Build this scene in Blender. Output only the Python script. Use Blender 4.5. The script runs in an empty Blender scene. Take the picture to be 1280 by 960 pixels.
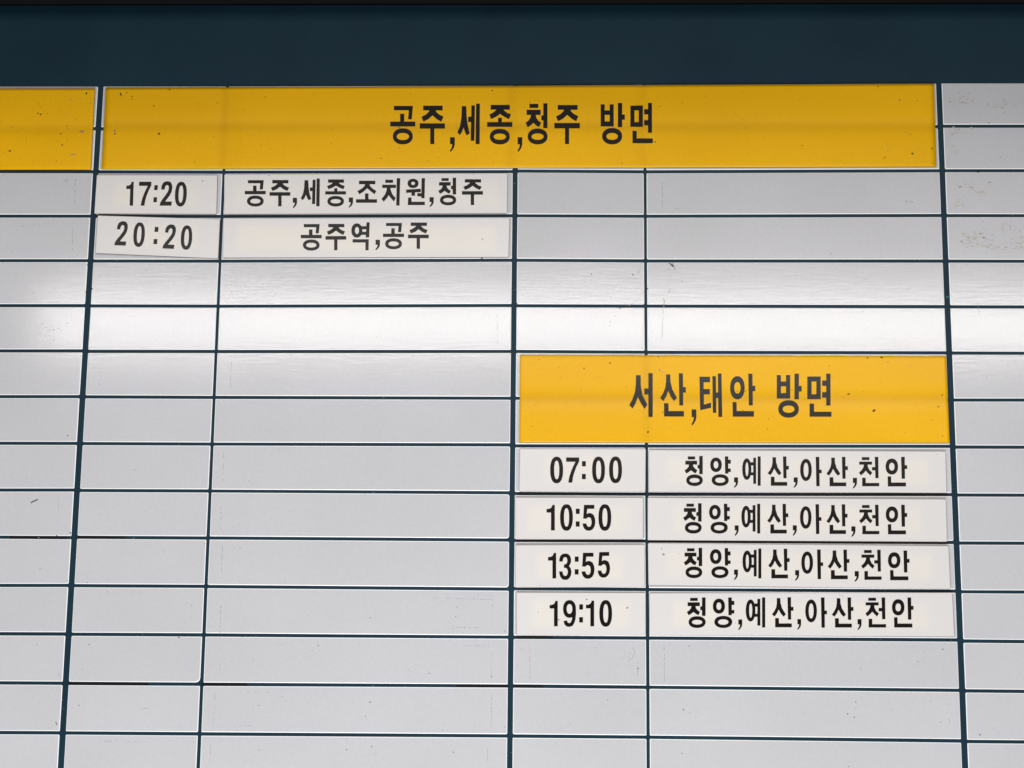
import bpy, bmesh, math, random
from mathutils import Vector, Matrix
rnd = random.Random(7)
SC = bpy.context.scene
COL = SC.collection

# ------------------------------------------------------------------ camera
W0, H0, F = 1280.0, 960.0, 1850.0          # photo size and focal length in photo pixels
def cray(x, y): return Vector(((x-W0/2)/F, (y-H0/2)/F, 1.0))     # camera space: x right, y down, z forward
zc = cray(760, -10690).normalized()                              # world up (where the uprights meet)
hx = -cray(-64000, 300)
xc = (hx - zc*hx.dot(zc)).normalized()                           # world right
yc = zc.cross(xc).normalized()                                   # into the board
def c2w(v): return Vector((v.dot(xc), v.dot(yc), v.dot(zc)))
CZ, DIST = 1.55, 1.85
fw = c2w(Vector((0, 0, 1)))
CAM = Vector((0, 0, CZ)) + Vector((0, -DIST*fw.y, 0)) - Vector((0, 0, 0))
cam_d = bpy.data.cameras.new('camera'); cam = bpy.data.objects.new('camera', cam_d); COL.objects.link(cam)
cam_d.sensor_width = 36.0; cam_d.lens = 36.0*F/W0; cam_d.clip_start = 0.05; cam_d.clip_end = 100
R = Matrix((c2w(Vector((1,0,0))), c2w(Vector((0,-1,0))), -fw)).transposed()
cam.matrix_world = Matrix.Translation(CAM) @ R.to_4x4()
SC.camera = cam

# ------------------------------------------------------------------ light
world = bpy.data.worlds.new('World'); SC.world = world; world.use_nodes = True
bg = world.node_tree.nodes['Background']
bg.inputs[0].default_value = (0.97, 0.985, 1.0, 1); bg.inputs[1].default_value = 0.07

def area(name, loc, target, sx, sy, power, color=(1,1,1)):
    d = bpy.data.lights.new(name, 'AREA'); d.shape = 'RECTANGLE'; d.size = sx; d.size_y = sy
    d.energy = power; d.color = color
    o = bpy.data.objects.new(name, d); COL.objects.link(o); o.location = loc
    o.rotation_euler = (Vector(target)-Vector(loc)).to_track_quat('-Z', 'Y').to_euler()
    return o

def P(px, py, h=0.0):
    """the point of the plane h metres in front of the board that the photo shows at px, py"""
    d = c2w(cray(px, py))
    t = (-h - CAM.y)/d.y
    return CAM + d*t
def mirror_at(px, py, back):
    """point `back` metres in front of the board where the mirrored line of sight arrives"""
    p = P(px, py); d = (p-CAM).normalized(); d.y = -d.y
    return p + d*(back/abs(d.y))

# ceiling tube fixture behind the viewer, seen as the soft white band on the board
TB = 3.0
a = mirror_at(50, 404, TB); b = mirror_at(1500, 407, TB)
mid = (a+b)/2
tube = area('ceiling_tube_light', mid, (mid.x, 0, CZ), abs(b.x-a.x), 0.185, 33.0, (1.0, 0.965, 0.93))
# added overhead area light, unseen, partly cut off by the soffit
area('overhead_fill_light', (-0.1, -1.15, 3.2), (-0.1, -1.15, 0), 1.7, 1.3, 23.5, (1.0, 0.97, 0.94))
# added low area light, unseen, brightening the board towards the bottom
area('low_fill_light', (-0.1, -1.5, -0.1), (-0.05, 0, 1.35), 1.7, 0.9, 53.0, (0.94, 0.97, 1.0))

SC.view_settings.view_transform = 'Standard'; SC.view_settings.look = 'None'
SC.view_settings.exposure = 0.0; SC.view_settings.gamma = 1.0
SC.view_settings.use_curve_mapping = False
SC.render.engine = 'CYCLES'
SC.render.resolution_x = 1024; SC.render.resolution_y = 768

# ------------------------------------------------------------------ materials
def mat(name, col, rough=0.5, spec=0.5):
    m = bpy.data.materials.new(name); m.use_nodes = True
    b = m.node_tree.nodes['Principled BSDF']
    b.inputs['Base Color'].default_value = (*col, 1); b.inputs['Roughness'].default_value = rough
    b.inputs['Specular IOR Level'].default_value = spec
    return m, m.node_tree, b
def N(nt, t, **k):
    n = nt.nodes.new(t)
    for a_, v in k.items():
        if a_.startswith('i_'): n.inputs[a_[2:].replace('_', ' ')].default_value = v
        else: setattr(n, a_, v)
    return n
def pos(nt, scale):
    g = N(nt, 'ShaderNodeNewGeometry'); m = N(nt, 'ShaderNodeMapping'); m.inputs['Scale'].default_value = scale
    nt.links.new(g.outputs['Position'], m.inputs['Vector']); return m.outputs['Vector']
def ramp(nt, src, stops):
    r = N(nt, 'ShaderNodeValToRGB'); e = r.color_ramp.elements
    e[0].position, e[0].color = stops[0][0], (*stops[0][1], 1)
    e[1].position, e[1].color = stops[1][0], (*stops[1][1], 1)
    for p_, c_ in stops[2:]:
        q = e.new(p_); q.color = (*c_, 1)
    nt.links.new(src, r.inputs['Fac']); return r.outputs['Color']
def mix(nt, fac, a_, b_, mode='MIX'):
    m = N(nt, 'ShaderNodeMix', data_type='RGBA', blend_type=mode)
    for s, v in ((0, fac), (6, a_), (7, b_)):
        if hasattr(v, 'is_linked') or hasattr(v, 'links'): nt.links.new(v, m.inputs[s])
        elif isinstance(v, tuple): m.inputs[s].default_value = (*v, 1)
        else: m.inputs[s].default_value = v
    return m.outputs[2]
def noise(nt, scale, vec, detail=3, rough=0.55):
    n = N(nt, 'ShaderNodeTexNoise', i_Scale=scale, i_Detail=detail, i_Roughness=rough)
    nt.links.new(vec, n.inputs['Vector']); return n.outputs['Fac']

# sheet of the blank cells: pale grey film with a fine horizontal ripple
M_cell, nt, b = mat('cell_film', (0.57, 0.568, 0.575), 0.2, 0.5)
big = noise(nt, 5.0, pos(nt, (1, 1, 1)), 3)
c1 = ramp(nt, big, [(0.3, (0.567, 0.560, 0.574)), (0.7, (0.60, 0.592, 0.612))])
fine = noise(nt, 260.0, pos(nt, (1, 1, 1)), 2)
f2 = ramp(nt, fine, [(0.35, (0.965, 0.965, 0.965)), (0.65, (1.0, 1.0, 1.0))])
oi = N(nt, 'ShaderNodeObjectInfo')
rr = ramp(nt, oi.outputs['Random'], [(0.0, (0.972, 0.972, 0.972)), (1.0, (1.0, 0.998, 0.996))])
c2 = mix(nt, 1.0, mix(nt, 1.0, c1, f2, 'MULTIPLY'), rr, 'MULTIPLY')
# rare brownish smudges
sm = noise(nt, 38.0, pos(nt, (0.55, 1, 1)), 6, 0.7)
smm = ramp(nt, sm, [(0.70, (0, 0, 0)), (0.80, (0.35, 0.35, 0.35))])
c3 = mix(nt, smm, c2, (0.40, 0.35, 0.29))
nt.links.new(c3, b.inputs['Base Color'])
r1 = noise(nt, 1.0, pos(nt, (30, 30, 330)), 3, 0.6)
r2 = noise(nt, 1.0, pos(nt, (14, 14, 110)), 2, 0.5)
mx = N(nt, 'ShaderNodeMath', operation='ADD'); nt.links.new(r1, mx.inputs[0]); q2 = N(nt, 'ShaderNodeMath', operation='MULTIPLY'); nt.links.new(r2, q2.inputs[0]); q2.inputs[1].default_value = 0.45; nt.links.new(q2.outputs[0], mx.inputs[1])
bp = N(nt, 'ShaderNodeBump', i_Strength=0.115, i_Distance=0.0004)
nt.links.new(mx.outputs[0], bp.inputs['Height']); nt.links.new(bp.outputs[0], b.inputs['Normal'])
rg = ramp(nt, big, [(0.3, (0.105,)*3), (0.7, (0.13,)*3)]); nt.links.new(rg, b.inputs['Roughness'])

M_rim, nt, b = mat('cell_edge', (0.93, 0.93, 0.92), 0.3)
M_board, nt, b = mat('dark_teal_paint', (0.018, 0.052, 0.085), 0.45, 0.16)
nn = noise(nt, 9.0, pos(nt, (1, 1, 1)), 5, 0.6)
nt.links.new(ramp(nt, nn, [(0.3, (0.0062, 0.025, 0.040)), (0.7, (0.0090, 0.033, 0.051))]), b.inputs['Base Color'])
n2 = noise(nt, 420.0, pos(nt, (1, 1, 1)), 2)
bp = N(nt, 'ShaderNodeBump', i_Strength=0.25, i_Distance=0.0003); nt.links.new(n2, bp.inputs['Height'])
nt.links.new(bp.outputs[0], b.inputs['Normal'])
M_black, _, _ = mat('black_tape_and_shade', (0.005, 0.004, 0.006), 0.5, 0.2)
M_soffit, _, _ = mat('black_soffit_paint', (0.010, 0.008, 0.008), 0.6, 0.2)
M_wall, _, _ = mat('grey_wall_paint', (0.35, 0.35, 0.34), 0.8, 0.2)
M_ink, nt, b = mat('black_lettering_film', (0.0070, 0.0052, 0.0048), 0.24, 0.29)
M_dirt, _, _ = mat('dirt', (0.03, 0.020, 0.017), 0.8, 0.1)
M_res, _, _ = mat('adhesive_residue', (0.30, 0.285, 0.275), 0.7, 0.2)
M_rust, _, _ = mat('brown_stain', (0.33, 0.22, 0.13), 0.7, 0.2)
M_smear, _, _ = mat('pale_tan_smear', (0.50, 0.445, 0.385), 0.6, 0.2)
M_cyan, _, _ = mat('teal_scratch', (0.02, 0.16, 0.20), 0.6, 0.2)

M_yel, nt, b = mat('yellow_film', (0.88, 0.45, 0.008), 0.25, 0.16)
n1 = noise(nt, 4.0, pos(nt, (1, 1, 1.6)), 4)
yy = ramp(nt, n1, [(0.3, (0.86, 0.45, 0.003)), (0.7, (0.92, 0.485, 0.004))])
n3 = noise(nt, 300.0, pos(nt, (1, 1, 1)), 2)
yy = mix(nt, 1.0, yy, ramp(nt, n3, [(0.3, (0.95, 0.95, 0.95)), (0.7, (1, 1, 1))]), 'MULTIPLY')
n4 = noise(nt, 26.0, pos(nt, (0.6, 1, 1)), 7, 0.75)
yy = mix(nt, ramp(nt, n4, [(0.71, (0, 0, 0)), (0.80, (0.5, 0.5, 0.5))]), yy, (0.42, 0.24, 0.02))
# joints of the board showing faintly through the thin film
at = N(nt, 'ShaderNodeAttribute', attribute_name='show_through')
yy = mix(nt, at.outputs['Fac'], yy, (0.45, 0.21, 0.004))
nt.links.new(yy, b.inputs['Base Color'])
M_yedge, _, _ = mat('strip_edge_shade', (0.17, 0.11, 0.06), 0.6, 0.2)  # edge darkened: shade below the strip put into the colour

def plate_mat(name, cx, cz, hw, hz):
    """white acrylic, a little yellowed where an old label sat in the middle"""
    m, nt, b = mat(name, (0.66, 0.63, 0.61), 0.28, 0.45)
    g = N(nt, 'ShaderNodeNewGeometry'); s = N(nt, 'ShaderNodeSeparateXYZ'); nt.links.new(g.outputs['Position'], s.inputs[0])
    def band(out, c, h, soft):
        a_ = N(nt, 'ShaderNodeMath', operation='SUBTRACT'); nt.links.new(out, a_.inputs[0]); a_.inputs[1].default_value = c
        q = N(nt, 'ShaderNodeMath', operation='ABSOLUTE'); nt.links.new(a_.outputs[0], q.inputs[0])
        r = N(nt, 'ShaderNodeMapRange', interpolation_type='SMOOTHSTEP'); nt.links.new(q.outputs[0], r.inputs['Value'])
        r.inputs['From Min'].default_value = h+soft; r.inputs['From Max'].default_value = h-soft
        return r.outputs[0]
    m_ = N(nt, 'ShaderNodeMath', operation='MULTIPLY')
    nt.links.new(band(s.outputs['X'], cx, hw, 0.006), m_.inputs[0]); nt.links.new(band(s.outputs['Z'], cz, hz, 0.006), m_.inputs[1])
    w = noise(nt, 14.0, pos(nt, (1, 1, 1)), 3)
    m2 = N(nt, 'ShaderNodeMath', operation='MULTIPLY'); nt.links.new(m_.outputs[0], m2.inputs[0]); nt.links.new(w, m2.inputs[1])
    m3 = N(nt, 'ShaderNodeMath', operation='MULTIPLY', use_clamp=True); nt.links.new(m2.outputs[0], m3.inputs[0]); m3.inputs[1].default_value = 1.6
    c = mix(nt, m3.outputs[0], (0.715, 0.683, 0.668), (0.77, 0.72, 0.658))
    n5 = noise(nt, 60.0, pos(nt, (1, 1, 1)), 6, 0.75)
    c = mix(nt, ramp(nt, n5, [(0.74, (0, 0, 0)), (0.82, (0.4, 0.4, 0.4))]), c, (0.5, 0.40, 0.30))
    nt.links.new(c, b.inputs['Base Color'])
    return m
M_pside, _, _ = mat('plate_side_shade', (0.17, 0.12, 0.10), 0.6, 0.2)  # sides darkened: shade under the plates put into the colour
M_pedge, _, _ = mat('plate_edge_shade', (0.52, 0.47, 0.44), 0.5, 0.3)  # bevel greyed: shading line round the plate put into the colour

# ------------------------------------------------------------------ helpers
def link_mesh(name, verts, faces, mats, parent=None, base=None, fmat=None, kind=None):
    me = bpy.data.meshes.new(name)
    base = base or Vector((0, 0, 0))
    me.from_pydata([tuple(Vector(v)-base) for v in verts], [], faces)
    for m in mats: me.materials.append(m)
    if fmat:
        for p, i in zip(me.polygons, fmat): p.material_index = i
    bm = bmesh.new(); bm.from_mesh(me)
    bmesh.ops.recalc_face_normals(bm, faces=bm.faces); bm.to_mesh(me); bm.free()
    o = bpy.data.objects.new(name, me); COL.objects.link(o)
    if parent: o.parent = parent
    else: o.location = base
    if kind: o['kind'] = kind
    return o
def empty(name, loc, label, cat, group=None):
    o = bpy.data.objects.new(name, None); COL.objects.link(o); o.location = loc
    o.empty_display_size = 0.02; o['label'] = label; o['category'] = cat
    if group: o['group'] = group
    return o
def box(name, x0, x1, y0, y1, z0, z1, m, kind=None, parent=None, base=None):
    v = [(x, y, z) for x in (x0, x1) for y in (y0, y1) for z in (z0, z1)]
    f = [(0,1,3,2), (4,6,7,5), (0,4,5,1), (2,3,7,6), (0,2,6,4), (1,5,7,3)]
    return link_mesh(name, v, f, [m], parent, base, kind=kind)

def rounded(q, r, n=3):
    """2D polygon (x, z) with rounded corners"""
    out = []
    k = len(q)
    for i in range(k):
        p0, p1, p2 = Vector(q[i-1]), Vector(q[i]), Vector(q[(i+1) % k])
        a_, c_ = (p0-p1).normalized(), (p2-p1).normalized()
        rr_ = r[i] if isinstance(r, (list, tuple)) else r
        s, e = p1+a_*rr_, p1+c_*rr_
        for j in range(n+1):
            t = j/n
            out.append((s*(1-t)**2 + p1*2*t*(1-t) + e*t**2))
    return out
def inset(poly, d):
    out = []
    k = len(poly); c = sum((Vector(p) for p in poly), Vector((0, 0)))/k
    for i in range(k):
        p0, p1, p2 = poly[i-1], poly[i], poly[(i+1) % k]
        n_ = Vector((0, 0))
        for a_, b_ in ((p0, p1), (p1, p2)):
            e = (b_-a_)
            if e.length < 1e-9: continue
            e.normalize(); m_ = Vector((-e.y, e.x))
            if m_.dot(c-p1) < 0: m_ = -m_
            n_ += m_
        if n_.length > 0: n_.normalize()
        out.append(p1 + n_*d)
    return out
def inset_quad(q, d):
    out = []
    for i in range(4):
        p0, p1, p2 = q[i-1], q[i], q[(i+1) % 4]
        e1, e2 = (p0-p1).normalized(), (p2-p1).normalized()
        s_ = abs(e1.x*e2.y-e1.y*e2.x)
        out.append(p1 + (e1+e2)*(d/s_))
    return out
def slab(name, quad, h0, h1, r, mats, parent=None, base=None, bev=0.0006, tilt=None):
    """raised sheet whose front shows at the four photo corners `quad`; mats = (face, edge)"""
    q = [P(x, y, h1) for x, y in quad]
    pl = rounded([(p.x, p.z) for p in q], r)
    q2 = [Vector((p.x, p.z)) for p in q]
    rl = r if isinstance(r, (list, tuple)) else [r]*4
    ins = rounded(inset_quad(q2, bev), [max(0.00015, x-bev*0.6) for x in rl])
    k = len(pl)
    v = [(p.x, -h0, p.y) for p in pl] + [(p.x, -(h1-bev*0.5), p.y) for p in pl] + [(p.x, -h1, p.y) for p in ins]
    f = [tuple(range(k-1, -1, -1))]; fm = [1]
    for i in range(k):
        j = (i+1) % k
        f.append((i, j, k+j, k+i)); fm.append(1)
        f.append((k+i, k+j, 2*k+j, 2*k+i)); fm.append(1 if len(mats) < 3 else 2)
    f.append(tuple(range(2*k, 3*k))); fm.append(0)
    o = link_mesh(name, v, f, list(mats), parent, base, fm)
    return o

# ------------------------------------------------------------------ grid of the board, read off the photo
# upright joints: x at y=110, x at y=960, width there
V = {'a': (-383, -482, 5.9, 7.4), 'b': (-231, -302, 2.9, 3.8), 1: (125.7, 75.8, 6.6, 7.4), 2: (284.2, 247.6, 3.0, 4.1), 3: (645.0, 637.1, 5.8, 6.7),
     4: (805.8, 810.4, 3.1, 3.9), 5: (1173.9, 1206.6, 6.6, 7.5), 6: (1330.0, 1372.0, 3.0, 4.0), 7: (1690.0, 1752.0, 5.8, 6.7)}
def vx(k, y, side):
    x0, x1, w0, w1 = V[k]; t = (y-110)/850.0
    return x0+(x1-x0)*t + side*0.5*(w0+(w1-w0)*t+0.35)
# level joints: per block two or three (x, y) readings
ROWS = {
 'L': [[(0,108.2)], [(0,160.5)], [(0,214.2),(115,214.4)], [(0,270)], [(0,325.7)], [(0,382)], [(0,438.5)], [(0,495.7)], [(0,554),(95,554.2)],
       [(0,612.5)], [(0,671.5),(90,672)], [(0,731.7)], [(0,792.2),(80,792.5)], [(0,853.5),(78,854)], [(0,915.7),(74,916)], [(0,978)], [(0,1041.5)], [(0,1106)]],
 'M': [[(128,108),(284,107.8),(640,107)], [(128,160.8),(640,160)], [(125,214.6),(280,215),(640,214.3)], [(120,270),(275,270.3),(640,269.5)],
       [(115,326),(320,326.5),(640,325.1)], [(115,382.2),(275,382.6),(640,381.8)], [(110,439),(275,439.3),(640,439.2)], [(110,496),(270,496.7),(640,497.7)],
       [(105,554.3),(265,555),(640,556)], [(100,613),(265,613.7),(640,616)], [(95,671.5),(265,672.5),(640,675)], [(90,732),(258,733),(620,736.3)],
       [(85,792.8),(255,793.6),(620,796.3)], [(85,854.2),(250,855.2),(600,857.3)], [(80,916.2),(250,917.3),(600,919.7)], [(75,978.8),(600,982.8)], [(75,1042.3),(600,1046.8)], [(75,1107),(600,1111.5)]],
 'N': [[(645,107),(807,106.2),(1170,104.4)], [(645,160),(1170,158)], [(645,213.7),(807,214.5),(1170,213.2)], [(645,269.5),(807,270.2),(1175,269.2)],
       [(640,325.2),(807,326),(1180,326.2)], [(645,382),(807,382.5),(1180,383.2)], [(645,439.2),(807,440.2),(1180,440.8)], [(645,497.7),(1190,499.8)],
       [(645,557.2),(807,557.4),(1180,557.8)], [(645,616.9),(807,617.7),(1185,618.2)], [(645,675.5),(807,676.2),(1185,678)], [(645,735.6),(807,736.8),(1190,738.8)],
       [(645,796.5),(807,797.5),(1195,800)], [(640,857.5),(807,859),(1200,863)], [(640,920),(810,921.5),(1205,926.2)], [(640,983),(1205,989.8)], [(640,1047),(1205,1054)], [(640,1112),(1205,1119)]],
 'Q': [[(1180,104.2)], [(1180,157.5)], [(1180,213.2)], [(1180,269.4)], [(1180,326.2),(1280,326.4)], [(1180,383.3),(1280,383.5)], [(1180,441.2),(1280,441.5)],
       [(1180,500)], [(1180,558.7),(1280,559)], [(1180,618.7),(1280,619)], [(1180,678.7),(1280,679)], [(1180,739.5),(1280,740)], [(1180,801),(1280,802)],
       [(1180,863.2),(1280,864.2)], [(1180,926.7),(1280,927.5)], [(1200,990.5)], [(1200,1055)], [(1200,1120)]]}
def hy(block, i, x):
    p = ROWS[block][i]
    if len(p) == 1: return p[0][1]
    if x <= p[0][0]: a_, b_ = p[0], p[1]
    elif x >= p[-1][0]: a_, b_ = p[-2], p[-1]
    else:
        for a_, b_ in zip(p, p[1:]):
            if a_[0] <= x <= b_[0]: break
    return a_[1] + (b_[1]-a_[1])*(x-a_[0])/(b_[0]-a_[0])
COLS = [('a','b','L'), ('b',1,'L'), (1,2,'M'), (2,3,'M'), (3,4,'N'), (4,5,'N'), (5,6,'Q'), (6,7,'Q')]
LW = 4.0

# setting
zt = P(640, 4.2).z
box('wall', -3.2, 3.2, 0.06, 0.16, -0.02+0.0, 3.0, M_wall, 'structure', base=Vector((0, 0.06, 0)))
box('soffit', -2.2, 2.2, -0.245, 0.058, zt, zt+0.25, M_soffit, 'structure', base=Vector((0, 0, zt)))

ZB = P(640, 1118).z - 0.05
board = empty('timetable_board', Vector((0, 0, ZB)), 'large dark teal timetable board divided into rows of pale grey blank cells', 'timetable board')
BB = Vector((0, 0, ZB))
xl, xr = P(-400, 500).x-0.08, P(1730, 500).x+0.08
box('backing_sheet', xl, xr, 0.0, 0.03, ZB, zt-0.002, M_board, parent=board, base=BB)
CH = 0.0007
rc = random.Random(3)
for (l, r_, blk) in COLS:
    for i in range(17):
        def yat(j, x, s):
            if j == 0: return hy(blk, 0, x)
            return hy(blk, j, x) + s*LW*0.5*(1.0 if j < 7 else 1.0+0.012*(j-7))
        ym0, ym1 = hy(blk, i, 640), hy(blk, i+1, 640)
        ys = []
        quad = []
        for k, side, j, s in ((l, 1, i, 1), (r_, -1, i, 1), (r_, -1, i+1, -1), (l, 1, i+1, -1)):
            x = vx(k, hy(blk, j, 640), side); y = yat(j, x, s); x = vx(k, y, side)
            quad.append((x + rc.uniform(-.12, .12), y + rc.uniform(-.12, .12)))
        rad = [rc.choice((0.0006, 0.0009, 0.0016)) for _ in range(4)]
        if (l, i) == (1, 12): rad[2] = 0.006
        if (l, i) in ((2, 9), (2, 10)): rad[2] = 0.0035
        if (l, i) == (2, 9): rad[1] = 0.003
        slab('cell_panel', quad, 0.0, CH, rad, (M_cell, M_rim), board, BB, bev=0.00095)

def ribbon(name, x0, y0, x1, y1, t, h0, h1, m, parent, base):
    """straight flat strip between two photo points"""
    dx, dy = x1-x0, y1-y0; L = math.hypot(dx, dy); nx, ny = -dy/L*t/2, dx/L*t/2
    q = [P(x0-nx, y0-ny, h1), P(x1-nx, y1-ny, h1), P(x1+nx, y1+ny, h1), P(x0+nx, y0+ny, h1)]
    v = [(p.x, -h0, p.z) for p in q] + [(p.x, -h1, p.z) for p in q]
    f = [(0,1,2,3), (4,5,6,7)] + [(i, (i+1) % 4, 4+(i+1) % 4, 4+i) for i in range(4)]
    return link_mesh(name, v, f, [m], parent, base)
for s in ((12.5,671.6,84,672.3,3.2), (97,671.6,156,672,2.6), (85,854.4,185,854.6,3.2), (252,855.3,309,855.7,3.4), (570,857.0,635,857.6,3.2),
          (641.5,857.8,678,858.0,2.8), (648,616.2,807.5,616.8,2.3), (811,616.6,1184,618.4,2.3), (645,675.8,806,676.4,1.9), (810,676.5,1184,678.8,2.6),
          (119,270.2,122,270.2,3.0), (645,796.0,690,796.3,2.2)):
    ribbon('tape_and_shade_strip', *s, 0.0002, 0.00045, M_black, board, BB)  # black tape, plus black strips added as shade along the plate rows

# ------------------------------------------------------------------ specks, dashes and stains
class Marks:
    def __init__(self): self.v = []; self.f = []; self.m = []
    def spot(self, x, y, r, h, mi=0, ex=1.0, ang=0.0):
        n = 7; b0 = len(self.v)
        for i in range(n):
            t = 2*math.pi*i/n; q = r*rnd.uniform(0.65, 1.15)
            dx, dy = q*ex*math.cos(t), q*math.sin(t)
            X = x+dx*math.cos(ang)-dy*math.sin(ang); Y = y+dx*math.sin(ang)+dy*math.cos(ang)
            p = P(X, Y, h); self.v.append((p.x, -h, p.z))
        p = P(x, y, h+0.00008); self.v.append((p.x, -h-0.00008, p.z))
        for i in range(n): self.f.append((b0+i, b0+(i+1) % n, b0+n)); self.m.append(mi)
    def line(self, pts, w, h, mi=0):
        for (x0, y0), (x1, y1) in zip(pts, pts[1:]):
            L = math.hypot(x1-x0, y1-y0)
            if L < 1e-6: continue
            nx, ny = -(y1-y0)/L*w/2, (x1-x0)/L*w/2; b0 = len(self.v)
            for a_, c_ in ((x0-nx, y0-ny), (x1-nx, y1-ny), (x1+nx, y1+ny), (x0+nx, y0+ny)):
                p = P(a_, c_, h); self.v.append((p.x, -h, p.z))
            self.f.append((b0, b0+1, b0+2, b0+3)); self.m.append(mi)
    def dash(self, x0, y0, x1, y1, h, mi=1, w=0.7, fill=0.6):
        L = math.hypot(x1-x0, y1-y0); s = 0.0
        while s < L:
            e = min(L, s+rnd.uniform(0.6, 3.0))
            if rnd.random() < fill:
                j = rnd.uniform(-.25, .25)
                self.line([(x0+(x1-x0)*s/L+j, y0+(y1-y0)*s/L), (x0+(x1-x0)*e/L+j, y0+(y1-y0)*e/L)], w*rnd.uniform(.5, 1.0), h, mi)
            s = e+rnd.uniform(0.2, 1.6)
    def build(self, name, parent, base):
        return link_mesh(name, self.v, self.f, [M_dirt, M_res, M_rust, M_cyan, M_smear], parent, base, self.m, 'stuff')
mk = Marks(); hc = CH+0.00006
for s in ((290,338,289.5,378,.25), (289.2,452,288.2,486,.85), (279.5,566,278.5,606,.4), (276.5,634,275.6,666,.6), (278,683,276.6,722,.75),
          (275.8,755,275.2,792,.5), (275,805,274.5,850,.2), (268.8,866,267,908,.6), (263.5,932,262.5,958,.7), (621.7,394,621.5,430,.6), (615.5,750,614.5,786,.7),
          (614.5,806,614.0,846,.45), (614.5,870,614.0,912,.9), (609.5,934,609.3,952,.8), (828,228,828,262,.6), (829.3,376,827.5,424,.6), (830,806,830.5,852,.6),
          (94.5,224,93.5,256,.5), (91,281,90.5,312,.5), (73.5,622,72.5,660,.5), (662,806,662.3,850,.45), (797,826,797.4,846,.8), (1186,876,1187,912,.4),
          (239.6,742,239.2,776,.25), (248.5,565,248.3,575,.3), (228,930,227.6,958,.2), (662,365,661,366,.3), (618.8,480,618.8,486,.4)):
    mk.dash(s[0], s[1], s[2], s[3], hc, 1, 0.75, s[4])
for s in ((347,806,357,806,.6), (423,806.5,470,806.5,.35), (575,806.5,612,807.2,.5), (300,906.8,315,907,.9), (118,926.5,185,927.2,.35), (33,281,52,281,.4),
          (530,747,620,749.5,.4), (300,864.8,340,865.5,.4), (289,685,310,685,.4), (1087,876,1175,877,.15), (843,260.5,850,260.5,.9), (703,258.5,708,258.5,.8),
          (52,225,100,225,.3), (118,740,180,740,.25), (125,508,132,509,.6), (603,395,612,395,.5), (570,784,600,784.5,.4)):
    mk.dash(s[0], s[1], s[2], s[3], hc, 1, 0.6, s[4])
for x, y, r in ((80.5,225.5,.6),(82.5,226,.5),(83.8,227,.5),(28.5,283,.6),(42.5,366,.7),(84.5,404,.6),(25,387,.5),(15,314,.5),(84.5,544.6,.8),(33,598,.5),(50,711,.8),(46.5,806,.7),
                (71,905,.9),(84,726,.7),(124,480,.7),(118,478,.4),(168.5,587.5,.6),(124,643.3,.6),(109,728,.6),(109,728.3,.5),(98.5,882,.6),(111.5,805.5,.7),(99,881.5,.6),(132.5,880,.5),
                (255.8,679.5,.7),(311.5,601.5,.7),(223.5,796.7,.9),(183,338,.6),(102.5,837,.6),(303,796,.6),(739.5,342.5,.8),(791.3,343.8,.9),(798.5,340,.9),(791,343,.7),(852.5,351.5,.8),
                (653.5,368.5,.6),(763,402,.6),(762,407,.6),(769,395,.6),(764,371,.5),(1038.5,317,.6),(995.5,344.3,.6),(995.5,340,.5),(1070,346,.5),(1082,348.5,.5),(1083,494,.0+.5),
                (1133,251.7,.8),(1137,252,.5),(1140,252.7,.8),(1133,495,.1+.5),(1233.5,471.5,.7),(1250.5,196.5,.7),(1199,161.5,.6),(1236,153.5,.9),(1078.5,389.5,.7),(1083,412,.4),
                (854.5,887,.9),(870,890,.5),(862,891,.5),(899,873,.5),(1059.5,892.3,.9),(1068,896.5,.9),(1069.5,877.5,.7),(1057,877.5,.6),(1069.5,885,.5),(1175.5,902.5,.7),(1115,887,.5),
                (1178.5,811.5,.9),(1147,827,.7),(1075.5,836,.6),(1230,741,.7),(1225,918.5,1.0),(1248,917,.5),(759.5,874.5,.6),(712.5,904.5,.6),(852.5,941.5,.8),(861.5,807.5,.8),(695,928.5,.5),
                (652.5,811.5,.6),(797.5,835.5,.9),(571.5,758.7,.8),(569.8,770.6,.8),(597.5,743.3,.7),(566.5,786,.6),(567.3,781.5,.5),(398,806.6,.7),(390,813,.6),(317.5,825.8,.6),(536.3,841.7,.9),
                (462.5,877.7,.9),(456.8,895.7,.8),(323.7,882.3,.6),(385.8,769.5,.5),(463,772,.7),(433.3,937,.8),(464.5,933.5,.9),(469,942.5,.6),(567,940.3,.8),(614.3,966,.6),(614.4,846,.8),
                (600,908,.5),(553,913,.6),(324,937,.5),(353,871,.5),(353,888,.4),(700.5,868,.4),(105,509.5,.5),(631,789,.8),(631,909,.7),(603.5,740,.5),(1105,282,.5),(1061,958,.8),(762,256,.5)):
    mk.spot(x, y, r*0.85, hc, 0, rnd.uniform(.9, 1.5), rnd.uniform(-1, 1))
# dash-shaped fleck, hairs and cracks
mk.line([(38.5,628.5),(41,627),(44,626),(47,624.3)], 1.3, hc, 0)
mk.line([(775,384.5),(785,382.5),(792,379),(797,375),(801,369),(805,364)], 0.45, hc, 4)
mk.line([(774,385.5),(779,383.8),(788,382.4)], 0.7, hc+.0003, 0)
mk.line([(836,329),(840,330.5),(841.5,333.5),(838.5,331)], 0.9, hc, 0)
mk.line([(841,327.5),(841.6,331),(844,338)], 0.8, hc, 2)
mk.line([(829,372.5),(831,376),(830,384)], 0.5, hc, 2); mk.dash(828.6,392,827.3,425,hc,1,0.6,.6)
mk.line([(838,336.5),(833,337)], 0.4, hc, 1); mk.line([(838,361),(835,367)], 0.5, hc, 1)
mk.line([(283/1.0-210,842),(75.5,847)], 0.5, hc, 1); mk.line([(69.5,902),(71,906)], 0.7, hc, 0)
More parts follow.
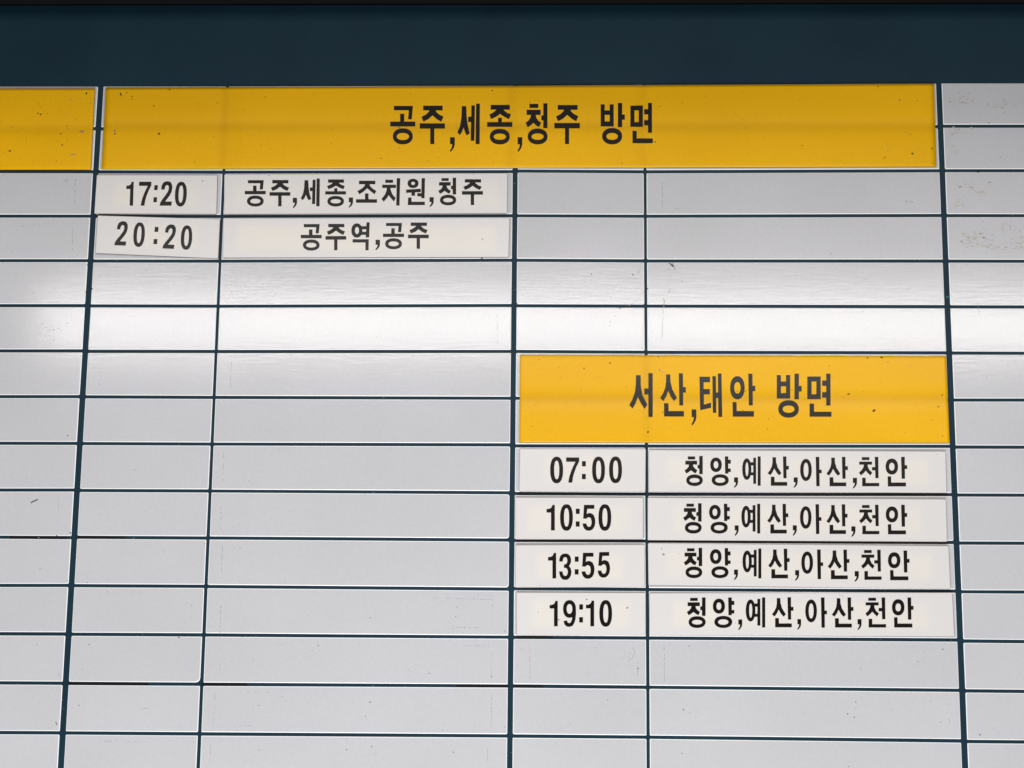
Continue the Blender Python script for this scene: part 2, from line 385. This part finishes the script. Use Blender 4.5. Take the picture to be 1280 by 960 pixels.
mk.line([(1222,466.5-90),(1224.5,393.5)], 0.4, hc, 1)
mk.line([(184,885),(180,886),(177,885.5)], 0.5, hc, 1); mk.line([(790,809),(794,815),(791,822),(786,826)], 0.5, hc, 1)
for _ in range(26): mk.spot(rnd.gauss(786, 8), rnd.gauss(826, 9), rnd.uniform(.25, .5), hc, 1)
for _ in range(40): mk.spot(rnd.gauss(60, 8), rnd.gauss(414, 8), rnd.uniform(.3, .8), hc, rnd.choice((1, 4, 4)), 1.6)
# rusty smudges of the cells at the right edge
for cx, cy, sx, sy, n in ((1205,124,16,10,26), (1250,135,14,10,12), (1200,165,14,5,14), (1195,187,8,8,10), (1210,232,16,8,20), (1197,255,8,5,16), (1226,241,6,3,14),
                          (1215,300,22,10,60), (1240,309,14,4,20), (1275,306,8,8,26), (1258,283,10,6,12), (1187,130,4,8,6)):
    for _ in range(n):
        X, Y = rnd.gauss(cx, sx*.55), rnd.gauss(cy, sy*.55)
        if X < 1186 + (Y-104)*.038: continue
        mk.spot(X, Y, rnd.uniform(.35, .95), hc, rnd.choice((4,)*9+(1,)), rnd.uniform(1.3, 3.6), rnd.uniform(-.4, .5))
# random faint specks
for _ in range(420):
    X, Y = rnd.uniform(-5, 1285), rnd.uniform(218, 955)
    mk.spot(X, Y, rnd.uniform(.25, .5), hc, rnd.choice((1, 4, 4)), rnd.uniform(1, 2))
# chips at the joint edges
mk.line([(641,363),(646,361)], 0.8, 0.0009, 3)
mk.spot(1184, 371, 1.6, 0.0009, 3, 1.2); mk.spot(1222.5, 214.6, 1.4, 0.0009, 0, 1.4)
for x, y in ((809,361),(109.5,331),(107.5,365),(115,361),(646,379.5),(97.5,545),(94,606),(88,666),(252,672.5),(71,670)): mk.spot(x, y, 1.0, 0.00085, 0)
mk.build('dirt_marks', board, BB)

# ------------------------------------------------------------------ glyphs, drawn in enlarged photo pixels
def Rr(x0, y0, x1, y1): return ('P', [(x0, y0), (x1, y0), (x1, y1), (x0, y1)])
def Pg(*p): return ('P', list(p))
def Ri(o, i, e=2.15): return ('E', o, i, e)
G = {}
G['공'] = ((55,85,278,430), [Pg((88,88),(257,88),(247,207),(214,207),(220,127),(88,127)), Rr(143,158,180,232), Rr(55,228,278,270), Ri((78,288,256,430),(113,328,222,392))])
G['주'] = ((318,85,541,427), [Rr(348,86,521,128), Pg((404,126),(398,140),(372,165),(333,186),(350,227),(395,205),(431,172),(468,205),(509,228),(528,184),(490,165),(465,142),(459,126)), Rr(318,244,541,289), Rr(411,285,447,427)])
G[','] = ((586,367,629,497), [Pg((587,367),(629,367),(629,430),(622,458),(607,481),(590,497),(586,486),(598,465),(605,445),(606,428),(587,428))])
G['세'] = ((652,68,852,427), [Pg((692,90),(731,90),(735,190),(745,265),(762,332),(736,350),(722,325),(707,278),(692,320),(673,348),(652,322),(675,270),(688,190)), Rr(748,184,780,230), Pg((777,84),(808,84),(803,398),(770,398)), Pg((819,68),(852,68),(850,427),(814,427))])
G['종'] = ((917,78,1140,430), [Rr(948,79,1118,121), Pg((1000,118),(992,130),(965,152),(937,163),(951,205),(995,185),(1032,160),(1070,185),(1112,205),(1127,163),(1095,152),(1070,132),(1062,118)), Rr(1014,194,1047,237), Rr(917,233,1140,273), Ri((940,293,1118,430),(975,333,1085,390))])
G['청'] = ((50,65,245,430), [Rr(84,70,163,106), Rr(58,123,184,168), Pg((98,165),(92,195),(75,220),(50,238),(68,278),(95,260),(119,238),(145,262),(170,276),(187,237),(165,222),(145,195),(140,165)), Rr(189,173,212,216), Rr(207,65,244,285), Ri((68,290,245,430),(103,332,210,390))])
G['방'] = ((716,62,932,430), [Rr(717,74,753,270), Rr(797,74,833,270), Rr(750,128,800,168), Rr(750,226,800,270), Rr(870,62,908,276), Rr(905,165,932,211), Ri((730,285,908,430),(768,328,870,390))])
G['면'] = ((980,62,1181,420), [Rr(981,86,1017,273), Rr(1056,86,1092,273), Rr(1014,86,1060,127), Rr(1014,234,1060,273), Rr(1138,62,1173,326), Rr(1104,119,1142,163), Rr(1104,216,1142,260), Pg((1000,310),(1037,312),(1037,378),(1181,378),(1181,419),(1000,419))])
G['서'] = ((47,47,256,434), [Pg((107,64),(147,64),(150,165),(165,245),(207,328),(182,361),(155,320),(123,257),(102,315),(76,361),(47,328),(75,280),(98,210),(105,140)), Rr(180,184,220,233), Rr(217,47,255,434)])
G['산'] = ((322,47,550,431), [Pg((374,57),(411,57),(413,120),(430,190),(470,267),(445,294),(418,258),(393,204),(376,250),(350,293),(322,266),(345,230),(367,175),(374,120)), Pg((487,47),(524,47),(526,332),(492,332)), Rr(522,170,550,218), Pg((356,314),(395,314),(397,383),(533,383),(533,431),(356,431))])
G['태'] = ((670,48,873,434), [Pg((670,77),(765,77),(765,127),(708,127),(708,187),(763,187),(763,234),(710,234),(710,326),(773,308),(775,353),(677,375)), Pg((785,72),(817,72),(820,398),(790,398)), Rr(815,218,840,265), Pg((834,48),(867,48),(873,434),(839,434))])
G['안'] = ((943,50,1167,432), [Ri((943,72,1073,278),(980,125,1036,228)), Pg((1104,50),(1142,50),(1145,332),(1110,332)), Rr(1140,158,1167,206), Pg((965,303),(1000,303),(1002,383),(1155,383),(1155,432),(967,432))])
G['조'] = ((-40,86,170,308), [Rr(-10,88,153,122), Pg((52,120),(45,140),(20,165),(-25,190),(-8,222),(30,200),(72,162),(110,195),(145,222),(163,190),(125,165),(100,140),(95,120)), Rr(50,215,85,276), Rr(-40,273,170,307)])
G['치'] = ((215,62,402,335), [Rr(253,78,330,108), Rr(222,128,360,159), Pg((268,156),(265,185),(250,225),(215,270),(236,297),(268,262),(287,232),(310,262),(338,294),(357,262),(325,225),(308,185),(303,156)), Pg((368,62),(402,62),(395,335),(362,335))])
G['원'] = ((462,62,650,330), [Ri((476,68,585,160),(512,97,550,130)), Pg((462,176),(608,168),(608,200),(462,208)), Rr(515,198,550,237), Rr(573,212,618,243), Pg((616,62),(650,62),(645,262),(613,262)), Pg((482,255),(515,255),(515,298),(648,298),(648,330),(478,330))])
G['역'] = ((492,57,655,304), [Ri((492,66,590,192),(524,97,560,160)), Pg((627,57),(655,57),(650,190),(620,190)), Rr(578,91,630,117), Rr(578,141,625,167), Pg((503,207),(647,207),(645,304),(617,304),(617,235),(503,235))])
G['양'] = ((335,72,551,382), [Ri((335,84,457,236),(371,122,420,199)), Pg((489,72),(525,72),(525,252),(492,252)), Rr(522,107,551,148), Rr(522,200,551,235), Ri((350,260,530,382),(387,294,492,350))])
G['예'] = ((672,72,867,380), [Ri((672,93,768,318),(706,133,737,280)), Rr(752,134,790,166), Rr(752,240,790,270), Pg((788,86),(817,86),(818,360),(788,360)), Rr(835,72,866,380)])
G['아'] = ((86,77,313,385), [Ri((86,98,208,330),(122,137,173,292)), Pg((250,77),(287,77),(291,385),(256,385)), Rr(286,212,313,248)])
G['천'] = ((706,77,918,385), [Rr(735,80,815,110), Rr(708,127,842,158), Pg((758,156),(752,185),(735,215),(706,242),(724,271),(755,248),(776,222),(800,248),(825,272),(845,242),(815,215),(800,185),(795,156)), Rr(842,185,878,218), Pg((872,77),(908,77),(911,300),(878,300)), Pg((739,297),(776,297),(776,352),(918,352),(918,385),(739,385))])
G['0'] = ((148,103,336,490), [Ri((148,103,336,490),(206,160,280,432),2.35)])
G['7'] = ((378,115,570,480), [Pg((380,115),(570,115),(570,170),(530,250),(500,330),(480,400),(469,480),(412,480),(425,400),(450,320),(480,250),(515,176),(380,176))])
G[':'] = ((610,168,667,430), [Rr(611,168,667,243), Rr(610,354,666,430)])
G['1'] = ((95,130,215,500), [Pg((180,130),(215,130),(215,500),(160,500),(160,240),(95,240),(95,190),(130,188),(158,175),(172,155))])
G['5'] = ((620,130,805,505), [Pg((640,130),(790,130),(790,186),(688,186),(680,262),(710,248),(745,252),(780,275),(800,325),(805,375),(798,430),(775,475),(745,498),(712,505),(675,500),(645,475),(627,440),(620,400),(674,400),(680,425),(695,445),(715,450),(735,440),(748,410),(750,370),(742,330),(725,312),(705,308),(688,315),(677,330),(628,328))])
G['3'] = ((278,138,458,522), [Pg((280,255),(282,215),(295,175),(325,147),(368,138),(410,147),(440,178),(452,220),(450,265),(437,298),(420,320),(445,350),(457,395),(452,450),(430,495),(400,517),(368,522),(330,515),(300,485),(283,440),(278,400),(327,400),(333,435),(348,460),(368,466),(388,458),(402,430),(405,395),(395,362),(375,347),(348,345),(348,300),(372,296),(390,280),(398,250),(395,215),(382,195),(365,190),(347,197),(335,220),(330,255))])
G['2'] = ((545,105,690,383), [Pg((558,200),(560,160),(575,128),(600,110),(630,105),(662,112),(684,140),(690,180),(682,225),(662,265),(635,300),(608,337),(688,337),(684,383),(545,383),(550,350),(575,310),(610,265),(638,222),(648,190),(645,160),(630,148),(615,152),(602,168),(597,200))])
G['9'] = ((335,118,523,507), [Ri((335,118,523,375),(388,175,470,318)), Pg((476,246),(523,240),(523,330),(515,400),(500,450),(475,490),(430,507),(385,500),(355,470),(342,422),(392,415),(402,442),(425,456),(448,442),(464,400),(469,345),(470,300))])

def glyph_mesh(ch, box_, h, parent, base, kx=0.0, ky=0.0, m=None):
    """one cut-out character whose outline fills box_ (photo px); kx, ky lean it"""
    (gx0, gy0, gx1, gy1), parts = G[ch]
    x0, y0, x1, y1 = box_
    w, hh = x1-x0, y1-y0
    W_, H_ = w-abs(kx)*hh, hh-abs(ky)*w
    cx, cy = (x0+x1)/2, (y0+y1)/2
    def T(x, y):
        u = (x-(gx0+gx1)/2)/(gx1-gx0)*W_; v = (y-(gy0+gy1)/2)/(gy1-gy0)*H_
        return cx+u+kx*v, cy+v+ky*u
    vs, fs = [], []
    def pt(x, y, z):
        p = P(*T(x, y), z); vs.append((p.x, p.y, p.z)); return len(vs)-1
    for n_, s in enumerate(parts):
        z1 = h + 0.00022 + n_*0.000012
        if s[0] == 'P':
            top = [pt(x, y, z1) for x, y in s[1]]; bot = []
            for i in top:
                v = vs[i]; vs.append((v[0], -h+0.00002, v[2])); bot.append(len(vs)-1)
            fs.append(tuple(top)); k = len(top)
            for i in range(k): fs.append((top[i], top[(i+1) % k], bot[(i+1) % k], bot[i]))
        else:
            o_, i_, e = s[1:]
            n = 36; rings = []
            for q in (o_, i_):
                a_, b_, c_, d_ = q; X, Y, rx, ry = (a_+c_)/2, (b_+d_)/2, (c_-a_)/2, (d_-b_)/2
                top = []
                for j in range(n):
                    t = 2*math.pi*j/n; ct, st = math.cos(t), math.sin(t)
                    top.append(pt(X+rx*math.copysign(abs(ct)**(2/e), ct), Y+ry*math.copysign(abs(st)**(2/e), st), z1))
                bot = []
                for i in top:
                    v = vs[i]; vs.append((v[0], -h+0.00002, v[2])); bot.append(len(vs)-1)
                rings.append((top, bot))
            (ot, ob), (it, ib) = rings
            for j in range(n):
                k = (j+1) % n
                fs += [(ot[j], ot[k], it[k], it[j]), (ot[j], ob[j], ob[k], ot[k]), (it[j], it[k], ib[k], ib[j])]
    name = 'comma' if ch == ',' else 'colon' if ch == ':' else 'digit' if ch.isdigit() else 'letter'
    return link_mesh(name, vs, fs, [m or M_ink], parent, base)

Z = {'A': (480,120,7.111), 'B': (650,120,7.111), 'C': (780,460,7.111), 'D': (880,460,7.111), 'E': (300,215,8.0), 'F': (450,215,8.0), 'G': (370,270,7.111),
     'H': (140,215,9.14), 'I': (848,562,8.421), 'J': (990,562,8.421), 'K': (848,622,8.421), 'L': (990,622,8.421), 'M': (848,678,8.421), 'N': (990,678,8.421),
     'O': (850,738,8.421), 'Q': (995,738,8.421), 'S1': (675,562,11.636), 'S2': (675,620,11.636), 'S3': (675,680,11.636), 'S4': (675,740,11.636)}
def write(items, h, parent, base):
    for it in items:
        reg, ch, bx_ = it[0], it[1], it[2]
        kx, ky = (it[3], it[4]) if len(it) > 3 else (0.0, 0.0)
        X, Y, s = Z[reg]
        glyph_mesh(ch, (X+bx_[0]/s, Y+bx_[1]/s, X+bx_[2]/s, Y+bx_[3]/s), h, parent, base, kx, ky)

# ------------------------------------------------------------------ yellow headings: thin magnetic strips, slightly dented where they bridge the joints
HY = 0.0026
def grid_strip(quad, h0, h1, dentx, denty, parent, base):
    """quad TL TR BR BL, front face gridded and sagging by a fraction of a millimetre over the joints behind"""
    TL, TR, BR, BL = [P(x, y, h1) for x, y in quad]
    nx, nz = 150, 30
    vs, fs, fm = [], [], []
    att = []
    def pt(u, v):
        a_ = TL.lerp(TR, u); b_ = BL.lerp(BR, u); p = a_.lerp(b_, v)
        px = quad[0][0]+(quad[1][0]-quad[0][0])*u
        py = (quad[0][1]+(quad[1][1]-quad[0][1])*u)*(1-v) + (quad[3][1]+(quad[2][1]-quad[3][1])*u)*v
        d = 0.0
        for x in dentx: d += 0.0006*math.exp(-((px-x)/8)**2)
        for y in denty: d += 0.00035*math.exp(-((py-y)/9)**2)
        att.append(min(0.5, sum(0.17*math.exp(-((px-x)/5.0)**2) for x in dentx) + sum(0.24*math.exp(-((py-y)/6.5)**2) for y in denty) + (0.05 if dentx and px < min(dentx)+24 else 0.0) + 0.035*math.sin(px*0.013+2)*math.sin(py*0.03+px*0.004)+0.03))
        d += 0.00012*math.sin(px*0.021+1.3)*math.sin(py*0.05)
        return (p.x, -h1+d, p.z)
    for j in range(nz+1):
        for i in range(nx+1): vs.append(pt(i/nx, j/nz))
    for j in range(nz):
        for i in range(nx):
            a_ = j*(nx+1)+i; fs.append((a_, a_+1, a_+nx+2, a_+nx+1)); fm.append(0)
    rim = [i for i in range(nx+1)] + [j*(nx+1)+nx for j in range(1, nz+1)] + [nz*(nx+1)+i for i in range(nx-1, -1, -1)] + [j*(nx+1) for j in range(nz-1, 0, -1)]
    b0 = len(vs)
    for r_ in rim: vs.append((vs[r_][0], -h0, vs[r_][2]))
    for k in range(len(rim)):
        l = (k+1) % len(rim); fs.append((rim[k], rim[l], b0+l, b0+k)); fm.append(1)
    fs.append(tuple(b0+k for k in range(len(rim)))); fm.append(1)
    o = link_mesh('strip', vs, fs, [M_yel, M_yedge], parent, base, fm)
    aa = o.data.attributes.new('show_through', 'FLOAT', 'POINT')
    aa.data.foreach_set('value', [max(0.0, q) for q in att]+[0.0]*(len(o.data.vertices)-len(att)))
    for p in o.data.polygons: p.use_smooth = p.material_index == 0
    return o
YG = 'yellow heading strips of the timetable'
def heading(label, quad, dx, dy, items, specks):
    bc = (P(*quad[3], CH)+P(*quad[2], CH))/2
    t = empty('heading_strip', bc, label, 'heading strip', YG)
    grid_strip(quad, CH+0.00005, HY, dx, dy, t, bc)
    write(items, HY-0.0001, t, bc)
    s = Marks()
    for x, y, r, e, an, mi in specks: s.spot(x, y, r*1.25, HY+0.00003, mi, e, an)
    s.build('dirt_specks', t, bc)
    return t
def rs(n, x0, x1, y0, y1): return [(rnd.uniform(x0, x1), rnd.uniform(y0, y1), rnd.uniform(.25, .5), rnd.uniform(1, 1.6), rnd.uniform(-1, 1), rnd.choice((0, 2))) for _ in range(n)]
heading('yellow heading strip cut off by the left edge of the photo, without any visible lettering',
        [(-386,111), (118.6,110.4), (113.4,212.0), (-400,212.6)], [-231], [162], [],
        [(50.5,143,1.1,1,.6,0),(47.5,141.5,.7,1.5,.9,0),(51.5,133.5,.5,1,0,0),(12.5,188.5,1.0,1.2,0,0),(75.8,167.3,.7,1,0,0),(77.5,181.3,.9,1,0,0),(102.5,164.5,1.2,2.4,0,2),
         (108,116.5,1.0,1.4,-.8,0),(113.5,129,.7,1.2,-1,2),(88.5,124,.7,1.5,0,2),(92,193.3,.5,8,-.08,2),(17,158,.5,1,0,2),(41.5,201,.5,1,0,2),(80.5,143,.5,1,0,2),(17,212-4,.4,1,0,0)]+rs(30,0,112,114,208))
heading('long yellow heading strip with black Korean lettering for the Gongju, Sejong and Cheongju direction',
        [(132.2,109.9), (1167.6,104.6), (1170.6,208.3), (126.7,211.3)], [284,645,806], [158.5],
        [('A','공',(55,85,278,430)), ('A','주',(318,85,541,427)), ('A',',',(586,367,629,497)), ('A','세',(652,68,852,427)), ('A','종',(917,78,1140,430)), ('A',',',(1187,367,1229,497)),
         ('B','청',(50,65,245,430)), ('B','주',(305,79,532,427)), ('B','방',(716,62,932,430)), ('B','면',(980,62,1181,420))],
        [(150.8,117.5,1.0,1.5,1.2,0),(151.5,119.5,.7,1,0,0),(158.5,116,.6,1.4,0,0),(164.8,120.5,.7,1,0,0),(165,123.5,.6,1,0,0),(192.3,132.5,.8,1.2,0,0),(212,112.3,.7,1,0,0),
         (143.5,164,.9,2.0,1.5,2),(143.5,167.3,.8,1,0,0),(129.8,176.5,.7,1,0,0),(199,167,1.0,1.6,-.8,0),(207,173,.4,1.4,.6,2),(146,141.5,.5,1,0,2),(615.3,113,1.3,1.2,.3,0),(642.8,115.5,.5,1,0,0),
         (852.5,128.5,.6,1,0,0),(819,177.3,.8,1,0,0),(616.3,202.5,.7,1,0,0),(1097.3,108.3,.7,1,0,0),(1124.5,124.5,.9,1.1,1,2),(1164.8,185.5,1.0,1,0,0),(1140.5,192,.8,2.2,.4,0),(1106.8,196.3,.8,1,0,0),
         (1002.3,182,.6,1,0,0),(1166.5,204,.7,1,1,0),(730,121,.5,1,0,2),(498.5,159.5,.8,1.3,0,2),(499,185.3,.7,1.2,-.4,2),(525,165,.5,1.2,0,2),(535,201,.5,1,0,0),(568.5,199,.5,1,0,2),(476,197.8,.6,1,0,0)]+rs(90,140,1160,110,206))
heading('shorter yellow heading strip with greyer Korean lettering for the Seosan and Taean direction',
        [(650,443.6), (1182.6,445.0), (1187.2,553.5), (649.2,553.2)], [808.5], [498.5],
        [('C','서',(47,47,256,434)), ('C','산',(322,47,550,431)), ('C',',',(600,368,643,512)), ('C','태',(670,48,873,434)), ('C','안',(943,50,1167,432)),
         ('D','방',(646,50,868,441)), ('D','면',(917,50,1133,434))],
        [(730,460.5,.8,1,0,0),(762.5,453.8,.8,1.3,1.2,0),(674,449,.5,1,0,0),(828.5,515.3,.7,1,0,0),(810,540,.8,1.4,-.6,0),(775,543,.7,2,.5,0),(773,542,.5,1,0,0),(775.2,545.5,.8,1.1,1,0),(1061,492.5,.8,1.4,0,0),
         (1092.5,513.2,1.2,1.6,-.7,0),(1091.5,514.5,.9,1,0,0),(1078,509,.5,1,0,2),(1177.8,493.8,.8,1,0,0),(1173,508.5,.7,1.5,-.8,0),(1084.5,447.3,.8,1.3,1,0),(1138,457,.6,1,0,2),(1110,453,.5,2.5,.5,2),(1165,525,.6,1,0,2),
         (1178,534,.5,1,0,2),(1096,544.5,.9,1.2,0,2),(1178,545,.6,1,0,0),(824.5,462.7,.9,1.5,1,2),(828,465,.7,1,0,2),(823,446,.7,1,1,0),(1102,446.8,.8,2,0,0)]+rs(60,655,1180,448,550))

# ------------------------------------------------------------------ white acrylic plates
HP = 0.0032
def plate(label, cat, quad, items, specks=(), group=None, warm=(0.62, 0.62)):
    TL, TR, BR, BL = [P(x, y, HP) for x, y in quad]
    bc = (P(*quad[3], CH)+P(*quad[2], CH))/2
    t = empty('time_plate' if cat == 'time plate' else 'destination_plate', bc, label, cat, group)
    c = (TL+TR+BR+BL)/4
    m = plate_mat('white_acrylic', c.x, c.z, (TR.x-TL.x)/2-0.020*rnd.uniform(.5, 1.6), (TL.z-BL.z)/2*warm[1])
    slab('plate', quad, CH+0.00005, HP, 0.0012, (m, M_pside, M_pedge), t, bc, bev=0.00045)
    write(items, HP, t, bc)
    if specks:
        s = Marks()
        for x, y, r, mi in specks: s.spot(x, y, r, HP+0.00004, mi, rnd.uniform(1, 1.5), rnd.uniform(-1, 1))
        s.build('dirt_specks', t, bc)
TG, DG = 'white time plates of the timetable', 'white destination plates of the timetable'
plate('small white plate with black time 17:20 under the long yellow heading strip', 'time plate', [(121,218.6),(271.8,218.9),(270.6,267.5),(117.8,267.0)],
      [('H','1',(158,113,248,384),-.03,0), ('H','7',(303,112,450,384),-.02,0), ('H',':',(472,150,524,345),-.06,0), ('H','2',(545,105,692,384),-.03,0), ('H','0',(713,112,860,394),-.045,0)],
      [(253.3,226.3,.7,0),(238,226,.4,2)], TG)
plate('tilted white plate with black time 20:20 below the 17:20 plate', 'time plate', [(122.2,269.3),(275,273.9),(272.6,323.2),(119,316.4)],
      [('H','2',(25,558,188,842),-.10,.045), ('H','0',(235,573,384,858),-.07,.04), ('H',':',(472,627,532,824),-.085,.04), ('H','2',(575,595,738,879),-.10,.045), ('H','0',(778,607,924,891),-.06,.04)],
      [(183,275.3,.5,2),(240,300,.4,1)], TG)
plate('wide white plate with four Korean place names, right of the 17:20 plate', 'destination plate', [(280.4,218.0),(634.4,216.5),(633.9,266.5),(279.9,267.6)],
      [('E','공',(48,80,257,345)), ('E','주',(295,80,503,343)), ('E',',',(527,258,570,362)), ('E','세',(607,66,798,342)), ('E','종',(852,74,1060,345)), ('E',',',(1087,255,1130,357)),
       ('F','조',(-40,86,170,308)), ('F','치',(215,62,402,335)), ('F','원',(462,62,650,330)), ('F',',',(694,252,737,352)), ('F','청',(783,58,962,333)), ('F','주',(1020,72,1229,330))],
      [(336.5,219.3,.6,0),(592,217.8,.5,0)], DG)
plate('wide white plate with two Korean place names, right of the tilted 20:20 plate', 'destination plate', [(279.2,273.0),(637,272.4),(635.8,321.4),(278.4,322.2)],
      [('G','공',(42,70,228,307)), ('G','주',(262,70,446,304)), ('G','역',(492,57,655,304)), ('G',',',(706,212,746,304)), ('G','공',(773,60,960,295)), ('G','주',(995,58,1180,291))],
      [(603,299,.8,0),(602.5,322.6,.9,0),(425,271,.4,0)], DG)
plate('white plate with greyish black time 07:00 directly under the shorter yellow heading strip', 'time plate', [(649.8,561.0),(807.2,561.2),(806.8,614.6),(649,614.3)],
      [('S1','0',(148,103,336,490)), ('S1','7',(378,115,570,480)), ('S1',':',(610,168,667,430)), ('S1','0',(758,103,945,490)), ('S1','0',(1005,100,1193,488))], (), TG)
plate('white plate with black time 10:50 between the 07:00 and 13:55 plates', 'time plate', [(644.4,621.8),(804.2,622.0),(803.8,674.2),(644.2,674.2)],
      [('S2','1',(95,130,215,500)), ('S2','0',(292,120,478,505)), ('S2',':',(520,185,577,445)), ('S2','5',(620,130,805,505)), ('S2','0',(850,120,1036,505))], (), TG)
plate('white plate with black time 13:55, its last digit set a little higher', 'time plate', [(644.3,681.4),(806,680.8),(806,734.0),(644.1,734.4)],
      [('S3','1',(117,130,235,500)), ('S3','3',(278,138,458,522)), ('S3',':',(505,183,562,443)), ('S3','5',(605,128,793,505)), ('S3','5',(838,115,1022,492),-.01,-.03)],
      [(675,732,.5,0)], TG)
plate('lowest white time plate with black time 19:10', 'time plate', [(645.6,740.6),(807,741.0),(807,794.0),(645.6,794.6)],
      [('S4','1',(140,130,258,498)), ('S4','9',(335,118,523,507)), ('S4',':',(570,180,626,443)), ('S4','1',(668,127,787,498)), ('S4','0',(863,118,1048,505))],
      [(783.7,760,1.1,2),(784.5,759,.6,0),(698.3,774.8,1.1,2),(733,749.5,.7,0),(734,749.5,.6,0),(673,765.5,.6,1)], TG)
plate('wide white plate with greyish Korean place names, right of the 07:00 plate', 'destination plate', [(811,562.4),(1182,564.2),(1183.4,616.2),(811,614.8)],
      [('I','청',(65,68,257,383)), ('I','양',(335,72,551,382)), ('I',',',(585,293,628,403)), ('I','예',(672,72,867,380)), ('I','산',(940,73,1162,380)), ('I',',',(1213,293,1256,403)),
       ('J','아',(86,77,313,385)), ('J','산',(362,77,588,385)), ('J',',',(640,298,684,410)), ('J','천',(706,77,918,385)), ('J','안',(985,77,1212,387))],
      [(838,595,.5,1),(1171,568,.4,0)], DG)
plate('wide white plate with Korean place names, right of the 10:50 plate', 'destination plate', [(809.6,622.0),(1182.6,624.0),(1184,677.2),(809.6,675.2)],
      [('K','청',(50,60,245,378)), ('K','양',(323,65,541,378)), ('K',',',(592,293,634,403)), ('K','예',(663,66,862,377)), ('K','산',(935,67,1157,377)), ('K',',',(1203,292,1246,402)),
       ('L','아',(84,70,310,383)), ('L','산',(362,71,585,382)), ('L',',',(624,303,668,415)), ('L','천',(708,76,920,385)), ('L','안',(987,76,1212,386))],
      [(1081.5,653.5,.7,2),(1113,636,.5,1)], DG)
plate('wide white plate with Korean place names set slightly askew, right of the 13:55 plate', 'destination plate', [(809.9,679.0),(1185.8,682.4),(1188.2,736.4),(810.6,731.4)],
      [('M','청',(57,58,251,376)), ('M','양',(332,60,549,376)), ('M',',',(585,287,627,397)), ('M','예',(675,65,874,378)), ('M','산',(945,67,1171,378)), ('M',',',(1228,293,1271,405)),
       ('N','아',(98,75,328,386)), ('N','산',(376,77,604,387)), ('N',',',(659,303,703,415)), ('N','천',(729,78,943,393)), ('N','안',(1010,86,1237,398))],
      [(829.5,693,1.4,2),(827,686,.8,2),(848,692,.6,1),(1161,731,.4,1)], DG)
plate('lowest wide white plate with Korean place names, right of the 19:10 plate', 'destination plate', [(811.6,741.4),(1190.4,740.7),(1193,795.8),(811.6,794.2)],
      [('O','청',(72,75,270,395)), ('O','양',(346,75,572,395)), ('O',',',(613,307,655,418)), ('O','예',(692,75,898,390)), ('O','산',(968,73,1194,388)), ('O',',',(1235,303,1275,415)),
       ('Q','아',(98,75,326,392)), ('Q','산',(377,75,605,390)), ('Q',',',(647,303,690,418)), ('Q','천',(731,75,948,390)), ('Q','안',(1010,75,1237,390))],
      [(1053,745,.7,2),(1050,743.5,.5,2),(985,779.5,.9,2),(919.5,778.6,.6,1)], DG)
